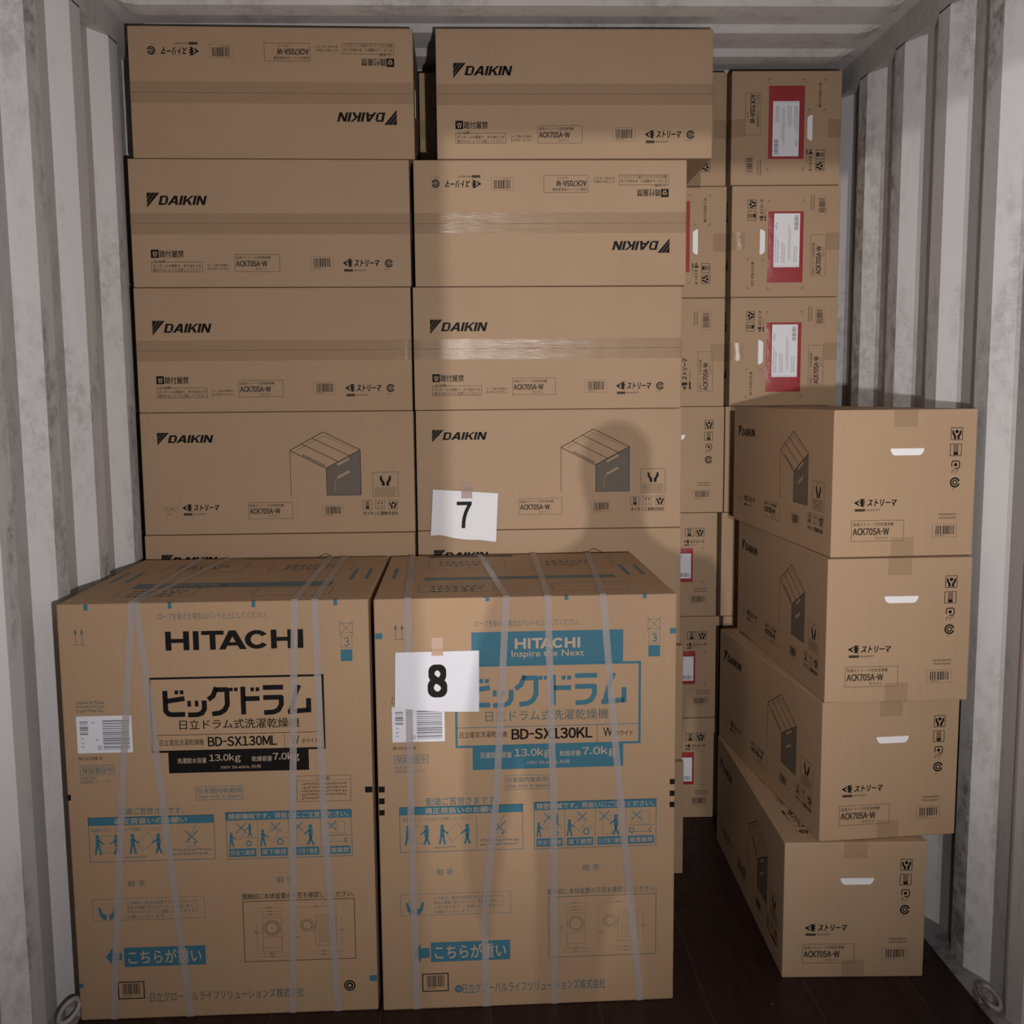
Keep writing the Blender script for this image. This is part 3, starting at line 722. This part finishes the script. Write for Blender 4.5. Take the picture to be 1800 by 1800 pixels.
        f.text('乾燥容量', .6077, .3680, .6785, .3812, PALE, 0.012, k=2); f.text('7.0kg', .683, .3600, .7983, .3850, PALE, 0.02, k=2)
        f.text('100V 50-60Hz 共用', .4993, .3900, .6401, .3995, PALE, 0.0, k=2)
        f.frame(.4232, .4252, .572, .4600, .0013, BLUES); f.text('日本国内家庭用', .431, .4295, .565, .4425, GREEN, 0.015); f.text('Use only in Japan', .431, .4458, .566, .4575, GREEN, 0.01)
        f.scribble(.050, .2300, .070, .2500, 2, GREEN, seed=5)
        f.text('BD-SX130KL W', .053, .3480, .130, .3555, INK, 0.01)
        f.frame(.0566, .3686, .1691, .3895, .0014, BLUES); f.text('保証書在中', .063, .3720, .162, .3865, BLUES, 0.012)
        f.text('保証書は製品の', .0575, .3945, .115, .4020, BLUES); f.text('取扱説明書に入っています', .0575, .4045, .158, .4120, BLUES)
        f.text('配達ご苦労さまです。', .1587, .4735, .4020, .4930, BLUES, 0.02)
        bL = (.069, .4948, .483, .6064); bR = (.520, .4915, .9365, .6078)
        f.text('取 手', .1898, .6490, .2469, .6646, BLUES, 0.012); f.text('取 手', .6846, .6495, .7442, .6655, BLUES, 0.012)
        hb = (.067, .7095, .4395, .7635); hv = (.1655, .8315, .4355, .8808); ar = (.1075, .8370, .1617, .8777)
        dh = (.5646, .7070, .9403, .7225); db = (.567, .7275, .9385, .8811); br = (.1344, .9096, .2244, .9556); co = (.272, .9380, .7632, .9640)
        f.disc(.258, .951, .0105, BLUES); f.line((.250, .951), (.266, .951), .0015, CARDH, 1.6)
        marks = [(.365, 0, .3784, .0090), (.626, 0, .6383, .0095), (.886, 0, .898, .0096), (.0030, .0789, .0263, .0925), (.9778, .0810, .998, .0939)]
        blk = [(.0025, .443, .0224, .4572), (.0025, .4715, .0215, .4857), (.0025, .5, .0206, .5133), (.9812, .4450, .998, .4582), (.9812, .4735, .998, .4868), (.9812, .5010, .998, .5144)]
        DIMK = GREEN; COK = BLUES
    # shared layout ---------------------------------------------------------
    f.frame(*bL, .0016, BLUES); f.rect(bL[0], bL[1], bL[2], bL[1] + .0200, BLUE)
    f.text('適正荷扱いのお願い', bL[0] + .085, bL[1] + .0030, bL[0] + .322, bL[1] + .0175, PALE, 0.02, k=2)
    f.text('配置はです。2人以上で作業してください。', bL[0] + .010, bL[1] + .0265, bL[0] + .245, bL[1] + .0350, BLUES)
    f.line((bL[0] + .258, bL[1] + .024), (bL[0] + .258, bL[3] - .003), .0011, BLUES)
    by = bL[3] - .012
    f.person(bL[0] + .028, by - .006, .052, BLUE, 1); f.person(bL[0] + .090, by - .006, .052, BLUE, -1); f.frame(bL[0] + .040, by - .052, bL[0] + .082, by - .010, .0008, BLUES)
    f.person(bL[0] + .142, by - .006, .052, BLUE, 1); f.person(bL[0] + .226, by - .006, .052, BLUE, -1)
    f.path([(bL[0] + .155, by - .032), (bL[0] + .195, by - .058), (bL[0] + .213, by - .036), (bL[0] + .173, by - .011)], .0008, BLUES, close=True)
    f.scribble(bL[0] + .115, by - .001, bL[0] + .245, by + .007, 1, BLUES)
    f.cross(bL[0] + .335, by - .044, .015, BLUE, .0024); f.line((bL[0] + .352, by - .074), (bL[0] + .322, by - .036), .0012, BLUES); f.line((bL[0] + .322, by - .036), (bL[0] + .330, by - .026), .0012, BLUES)
    f.disc(bL[0] + .345, by - .029, .0030, BLUE); f.line((bL[0] + .318, by - .021), (bL[0] + .352, by - .021), .0010, BLUES)
    f.scribble(bL[0] + .268, by - .016, bL[2] - .008, by + .004, 2, BLUES, seed=3)
    f.frame(*bR, .0016, BLUES); f.rect(bR[0], bR[1], bR[2], bR[1] + .0205, BLUE)
    f.text('精密機械です。荷扱いにご注意ください。', bR[0] + .010, bR[1] + .0035, bR[2] - .010, bR[1] + .0175, PALE, 0.015, k=2)
    cw = (bR[2] - bR[0]) / 4
    for i in range(4):
        a = bR[0] + i * cw
        if i: f.line((a, bR[1] + .0205), (a, bR[3]), .0010, BLUES)
        f.rect(a + .007, bR[3] - .026, a + cw - .007, bR[3] - .006, BLUE)
        f.text(('突当て厳禁', '落下厳禁', 'ひざ当て厳禁', '積重厳禁')[i], a + .012, bR[3] - .0225, a + cw - .012, bR[3] - .0100, PALE, 0.01, k=2)
        g = bR[3] - .030
        if i == 0:
            f.person(a + .016, g, .038, BLUE, 1); f.person(a + .078, g - .026, .033, BLUE, -1); f.path([(a + .030, g - .028), (a + .050, g - .050), (a + .064, g - .040), (a + .046, g - .018)], .0008, BLUES, close=True); f.arc(a + .073, g - .008, .006, .003, BLUE); f.line((a + .058, g - .022), (a + .098, g - .022), .0012, BLUES)
        if i == 1:
            f.person(a + .016, g, .044, BLUE, 1); f.path([(a + .030, g - .026), (a + .046, g - .050), (a + .068, g - .034), (a + .050, g - .010)], .0008, BLUES, close=True); f.arc(a + .073, g - .010, .007, .003, BLUE); f.line((a + .060, g - .020), (a + .098, g - .020), .0012, BLUES)
        if i == 2:
            f.person(a + .070, g, .054, BLUE, -1); f.frame(a + .026, g - .048, a + .056, g - .002, .0008, BLUES)
        if i == 3:
            f.frame(a + .056, g - .056, a + .080, g - .026, .0008, BLUES); f.frame(a + .018, g - .050, a + .052, g - .028, .0008, BLUES); f.line((a + .010, g - .022), (a + .096, g - .022), .0016, BLUES)
            f.arc(a + .020, g - .010, .006, .003, BLUE); f.arc(a + .088, g - .010, .006, .003, BLUE, 90, 270); f.line((a + .030, g - .006), (a + .078, g - .006), .0012, BLUES)
        f.cross(a + (.050, .060, .030, .036)[i], bR[1] + .0390, .0125, BLUE, .0022)
    f.frame(*hb, .0010, BLUES)
    for s_ in (1, -1):
        cx = hb[0] + .048
        f.poly([(cx - s_ * .031, hb[1] + .020), (cx - s_ * .024, hb[1] + .020), (cx - s_ * .018, hb[1] + .034), (cx - s_ * .004, hb[1] + .040), (cx - s_ * .004, hb[3] - .003), (cx - s_ * .014, hb[3] - .003), (cx - s_ * .026, hb[1] + .040)], BLUE, 1.3)
    f.disc(hb[0] + .048, hb[1] + .024, .0150, BLUES, 1.1); f.disc(hb[0] + .048, hb[1] + .024, .0142, CARDH, 1.2)
    for i, tx in enumerate(('この箱は、製品を保護するためのものです。', '製品の運搬に取り付けたり、他用途に使うこと', 'がありますので、ご理解くださいますよう', 'お願いいたします。')):
        f.text(tx, hb[0] + .112, hb[1] + .0070 + i * .0115, hb[0] + (.350, .350, .345, .240)[i], hb[1] + .0155 + i * .0115, BLUES)
    f.rect(*hv, BLUE); f.text('こちらが重い', hv[0] + .014, hv[1] + .0070, hv[2] - .014, hv[3] - .0075, PALE, 0.02, k=2)
    ym = (ar[1] + ar[3]) / 2; xm = ar[0] + .024
    f.poly([(ar[0], ym), (xm, ar[1] - .004), (xm, ar[1] + .008), (ar[2], ar[1] + .008), (ar[2], ar[3] - .008), (xm, ar[3] - .008), (xm, ar[3] + .004)], BLUE)
    f.text('開梱前に本体設置の可否を確認してください。', *dh, DIMK, 0.016)
    f.frame(*db, .0016, DIMK)
    D = lambda a, b: (db[0] + a * (db[2] - db[0]), db[1] + b * (db[3] - db[1]))
    def dl(a, b, c, e, t=.0007): f.line(D(a, b), D(c, e), t, DIMK)
    dl(.17, .28, .34, .28); dl(.17, .28, .17, .84); dl(.34, .28, .34, .84); dl(.17, .84, .34, .84); dl(.17, .60, .34, .60); dl(.17, .78, .34, .78)
    u, v = D(.255, .45); f.arc(u, v, .021, .0009, DIMK); f.arc(u, v, .016, .0016, DIMK)
    u, v = D(.57, .42); f.arc(u, v, .017, .0009, DIMK); f.arc(u, v, .012, .0014, DIMK)
    dl(.65, .26, .83, .26); dl(.65, .26, .64, .76); dl(.83, .26, .83, .76); dl(.64, .76, .84, .76); dl(.66, .36, .62, .55)
    for i in range(12): dl(.665, .30 + i * .036, .82, .30 + i * .036, .0006)
    for b in (.12, .18, .23): dl(.15, b, .36, b, .0005)
    for b in (.87, .92): dl(.12, b, .40, b, .0005)
    dl(.49, .12, .84, .12, .0005); dl(.46, .14, .46, .82, .0005); dl(.88, .28, .88, .76, .0005); dl(.58, .86, .90, .86, .0005); dl(.62, .91, .84, .91, .0005); dl(.12, .32, .12, .80, .0005)
    for a, b in ((.22, .10), (.22, .16), (.22, .21), (.23, .855), (.23, .905), (.63, .10), (.70, .84), (.70, .90), (.86, .50), (.47, .60), (.10, .50)):
        u, v = D(a, b); f.scribble(u, v, u + .030, v + .006, 1, DIMK)
    f.frame(*br, .0026, INK); bw = br[2] - br[0]; bh = br[3] - br[1]
    f.bars(br[0] + bw * .17, br[1] + bh * .12, br[2] - bw * .15, br[1] + bh * .74, INKS, 20); f.scribble(br[0] + bw * .17, br[1] + bh * .79, br[2] - bw * .15, br[1] + bh * .90, 1, INKS)
    f.text('日立グローバルライフソリューションズ株式会社', *co, COK, 0.012)
    for q in marks:
        f.rect(*q, BLUE); 
    for q in blk: f.rect(*q, INK)
    # top face: u right, v towards the viewer
    g = Face(mb, (0, HD, HH), (1, 0, 0), (0, -1, 0), HW, HD)
    v0, v1 = topbar
    g.rect(.155, 1 - v1, .845, 1 - v0, BLUES)
    rr = random.Random(5)
    g.scribble(.20, 1 - v1 + .012, .80, 1 - v0 - .006, 1, CARDH, 1.8, seed=31)
    g.rect(.155, .022, .50, .060, INKS) if not black else g.rect(.42, .020, .80, .034, INKS)
    for a, b, c, e in ((.16, .12, .46, .36), (.56, .16, .88, .36), (.14, .72, .40, .88), (.60, .74, .86, .90)): g.frame(a, b, c, e, .0016, BLUES)
    for a, b in ((.20, .17), (.62, .20), (.18, .76)): g.scribble(a, b, a + .20, b + .14, 3, BLUES, seed=int(a * 90))
    for a in (.895, .95, .035, .09): g.rect(a, .34, a + .014, .58, BLUES)
    for a in (.355, .624, .887): g.rect(a, .985, a + .012, .998, BLUE)
    # side faces: flap lines only
    mb.build('carton_body', root)
    # shipping label
    lb = (.0432, .2597, .2208, .3470) if black else (.052, .2532, .2255, .3377)
    m2 = MB(); f = Face(m2, (0, 0, HH), (1, 0, 0), (0, 0, -1), HW, HH); f.lift = .0007
    f.rect(*lb, PAPER, 1.0)
    L = lambda a, b: (lb[0] + a * (lb[2] - lb[0]), lb[1] + b * (lb[3] - lb[1]))
    f.bars(*L(.47, .12), *L(.95, .92), PGREY, 22, 1.6, True, 6); f.bars(*L(.06, .14), *L(.21, .52), PGREY, 9, 1.6, True, 9)
    for a, b in ((.07, .58), (.07, .70), (.07, .80), (.28, .15), (.34, .62)): f.scribble(*L(a, b), *L(a + .13, b + .07), 1, PGREY, 1.6)
    f.text('30', *L(.36, .80), *L(.44, .92), PGREY, 0.02, k=1.6)
    m2.build('shipping_label', root)['label'] = 'white shipping label with barcodes'
    # plastic straps running round front, top and back
    for i, (pts, (tu, tv)) in enumerate(zip(straps, tops)):
        m3 = MB(); e = .0016; wd = .0085
        path = [((u * HW), -e, HH * (1 - max(0.0, min(1.0, v)))) for u, v in pts][::-1]       # bottom -> top
        path[-1] = (path[-1][0], -e, HH - .003)
        dens = [path[0]]
        for a, b in zip(path[:-1], path[1:]):
            for q in range(1, 7):
                tt = q / 6; dens.append(tuple(a[k] + (b[k] - a[k]) * tt for k in range(3)))
        top0 = (path[-1][0], .003, HH + e)
        top1 = (tu * HW, HD - .003, HH + e)
        dens.append(top0)
        for q in range(1, 6): dens.append(tuple(top0[k] + (top1[k] - top0[k]) * q / 5 for k in range(3)))
        dens += [(top1[0], HD + e, HH - .004), (path[0][0], HD + e, .003)]
        base = path[0]; dens = [(base[0], -e, .002)] + dens[1:]
        vs = []
        for q, pt in enumerate(dens):
            a = Vector(dens[max(0, q - 1)]); b = Vector(dens[min(len(dens) - 1, q + 1)])
            dr = (b - a).normalized()
            nrm = Vector((0, -1, 0)) if pt[1] < 0 else (Vector((0, 1, 0)) if pt[1] > HD else Vector((0, 0, 1)))
            sd = dr.cross(nrm).normalized() * wd
            if sd.x < 0: sd = -sd
            th = nrm * .0009
            P = Vector(pt); vs += [P - sd, P + sd, P + sd + th, P - sd + th]
        fs = []
        for q in range(len(dens) - 1):
            for j in range(4): fs.append((4 * q + j, 4 * q + (j + 1) % 4, 4 * q + 4 + (j + 1) % 4, 4 * q + 4 + j))
        m3.add(vs, fs, STRAP)
        m3.build('strap', root)
    return tag(root, label, 'carton', 'strapped washer-dryer cartons')
washer('washer_carton', -1.029, 2.355, 1.0, True, 'large strapped washer carton with heavy black lettering, on the left', 
       [[(.241, 0), (.1781, .452), (.1104, .9892)], [(.255, 0), (.3072, .4546), (.3664, .9892)], [(.7618, 0), (.7352, .4631), (.7101, 1)], [(.8261, 0), (.8346, .4651), (.864, 1)]],
       [(.231, 1), (.345, 1), (.763, 1), (.82, 1)], (.285, .385))
washer('washer_carton', -0.271, 2.363, 1.36, False, 'large strapped washer carton with blue banner, carrying the 8 sign',
       [[(.1117, 0), (.1077, .4691), (.1139, 1)], [(.4334, 0), (.3945, .4754), (.3497, .7556), (.3515, 1)], [(.5701, 0), (.586, .4795), (.5869, 1)], [(.7526, 0), (.8116, .4844), (.8834, .9875)]],
       [(.087, 1), (.364, 1), (.589, 1), (.815, 1)], (.365, .425))

# ------------------------------------------------------------------ number sheets
def sheet(mw, corners, digit, dbox, dm, tbox, tm, label, seed, tname, tlabel, torn=False):
    """local x to the right, z up; y is 0 on the carton, negative towards the viewer"""
    rr = random.Random(seed); root = empty('number_sheet', mw)
    TL, TR, BR, BL = corners; n = 14; vs = []
    def at(s, t):
        x = (TL[0] * (1 - s) + TR[0] * s) * (1 - t) + (BL[0] * (1 - s) + BR[0] * s) * t
        z = (TL[1] * (1 - s) + TR[1] * s) * (1 - t) + (BL[1] * (1 - s) + BR[1] * s) * t
        return x, z
    def dy(s, t): return -.0062 - (.007 * t if torn else 0) - .010 * max(0, t - .35) ** 1.3 * (.35 + .65 * abs(math.sin(s * 2.2 + .4))) - .0012 * math.sin(s * 7) * t
    for j in range(n + 1):
        for i in range(n + 1):
            s, t = i / n, j / n; x, z = at(s, t)
            if j == n and torn: z += .006 * math.sin(s * 9) * (1 - s) + rr.uniform(-.0012, .0012)
            if j == n and not torn: z -= .004 * math.sin(s * 3.1)
            vs.append((x, dy(s, t), z))
    mb = MB(); mb.add(vs, [(j * (n + 1) + i, (j + 1) * (n + 1) + i, (j + 1) * (n + 1) + i + 1, j * (n + 1) + i + 1) for j in range(n) for i in range(n)], PAPER)
    V, Fc = glyphs(digit, 0.095 if digit == '8' else 0.035, 0.0, 1.0, 8)
    W = TR[0] - TL[0]; H = TL[1] - BL[1]; out = []
    for a, b, zz in V:
        x = dbox[0] + (dbox[2] - dbox[0]) * a; z = dbox[3] + (dbox[1] - dbox[3]) * b
        s = (x - TL[0]) / W; t = (TL[1] - z) / H
        out.append((x, dy(s, t) - .0006 - zz * .0004, z))
    mb.add(out, Fc, dm)
    mb.build('paper', root)
    mb = MB(); x0, z0, x1, z1 = tbox; vs = []; k = 8
    for j in range(k + 1):
        for i in range(k + 1):
            z = z0 + (z1 - z0) * j / k; y = -.0014 if z > TL[1] + .003 else -.0076
            vs.append((x0 + (x1 - x0) * i / k, y - (rr.uniform(0, .0022) if tname == 'crumpled' else .0001), z))
    mb.add(vs, [(j * (k + 1) + i, (j + 1) * (k + 1) + i, (j + 1) * (k + 1) + i + 1, j * (k + 1) + i + 1) for j in range(k) for i in range(k)], tm)
    mb.build('tape_piece', root)['label'] = tlabel
    return tag(root, label, 'number sign', 'numbered paper sheets')
def wl(X, base_x): return X - base_x
MH = Matrix.Translation((-0.271, 2.363, 0)) @ RZ(1.36)
bx = -0.271
sheet(MH, [(-.2205 - bx, .934), (-.016 - bx, .9345), (-.018 - bx, .782), (-.2245 - bx, .797)], '8', (-.143 - bx, .902, -.095 - bx, .820), INK,
      (-.132 - bx, .968, -.104 - bx, .924), PTAPE, 'white paper sheet with a bold black 8, taped to the blue-banner washer carton', 2, 'flat', 'beige masking tape')
MR = Matrix.Translation((-0.209, 3.088, 0)) @ RZ(0.80)
bx = -0.209
sheet(MR, [(-.159 - bx, 1.265), (.045 - bx, 1.2505), (.037 - bx, 1.099), (-.168 - bx, 1.121)], '7', (-.085 - bx, 1.226, -.038 - bx, 1.143), INK,
      (-.070 - bx, 1.288, -.036 - bx, 1.236), CRUMP, 'white paper sheet with a black 7, taped to a purifier carton behind', 4, 'crumpled', 'crumpled clear shiny tape', True)

# ------------------------------------------------------------------ the photographer behind the viewpoint
CLOTH = mat('dark_clothing', (0.03, 0.035, 0.05), 0.9); SKIN = mat('skin', (0.45, 0.27, 0.20), 0.6); HAIR = mat('dark_hair', (0.012, 0.010, 0.009), 0.6)
PX, PY = 0.05, -0.29
J = [  # joints (x, y, z, radius, parent)
 (0, 0, .92, .19, None), (0, 0, 1.14, .20, 0), (0, 0, 1.33, .205, 1), (0, 0, 1.46, .095, 2), (0, .01, 1.515, .060, 3), (0, .015, 1.58, .078, 4), (0, .015, 1.65, .095, 5), (0, .005, 1.70, .075, 6),
 (-.10, 0, .90, .088, 0), (-.11, 0, .50, .058, 8), (-.115, -.02, .09, .042, 9), (-.120, .13, .04, .036, 10),
 (.10, 0, .90, .088, 0), (.11, 0, .50, .058, 12), (.115, -.02, .09, .042, 13), (.120, .13, .04, .036, 14),
 (-.20, 0, 1.37, .080, 2), (-.255, .00, 1.10, .058, 16), (-.265, .06, .86, .040, 17), (-.262, .08, .79, .034, 18),
 (.20, 0, 1.37, .080, 2), (.255, .00, 1.10, .058, 20), (.265, .06, .86, .040, 21), (.262, .08, .79, .034, 22)]
for base in (19, 23):      # four fingers and a thumb on each hand
    bxx, byy, bzz = J[base][:3]; sg = 1 if base == 19 else -1
    for i in range(4):
        ln = (.040, .046, .043, .034)[i]
        k = len(J); J.append((bxx, byy + .030 - i * .020, bzz - .045, .010, base)); J.append((bxx + sg * .010, byy + .034 - i * .020, bzz - .045 - ln, .009, k))
    k = len(J); J.append((bxx + sg * .012, byy + .040, bzz - .010, .012, base)); J.append((bxx + sg * .020, byy + .055, bzz - .045, .010, k))
me = bpy.data.meshes.new('person_body'); me.from_pydata([(PX + a, PY + b, c) for a, b, c, r, p in J], [(p, i) for i, (a, b, c, r, p) in enumerate(J) if p is not None], [])
person = bpy.data.objects.new('person', me); COL.objects.link(person)
sk = person.modifiers.new('skin', 'SKIN'); sk.use_smooth_shade = True
for i, q in enumerate(J):
    sv = me.skin_vertices[0].data[i]; sv.radius = (q[3] * (1.15 if i < 4 else 1.0), q[3] * (0.8 if i < 4 else 1.0)); sv.use_root = (i == 0)
ss = person.modifiers.new('subd', 'SUBSURF'); ss.levels = 1; ss.render_levels = 1
me.materials.append(CLOTH)
tag(person, 'person in dark clothes standing behind the viewpoint, casting the shadow on the cartons', 'person')
bm = bmesh.new(); bmesh.ops.create_icosphere(bm, subdivisions=3, radius=1)
mb = MB(); bm.verts.index_update()
mb.add([(PX + q.co.x * .079, PY - .012 + q.co.y * .088, 1.675 + max(q.co.z, -.35) * .078) for q in bm.verts], [[q.index for q in f.verts] for f in bm.faces], HAIR); bm.free()
mb.build('hair', person, True)
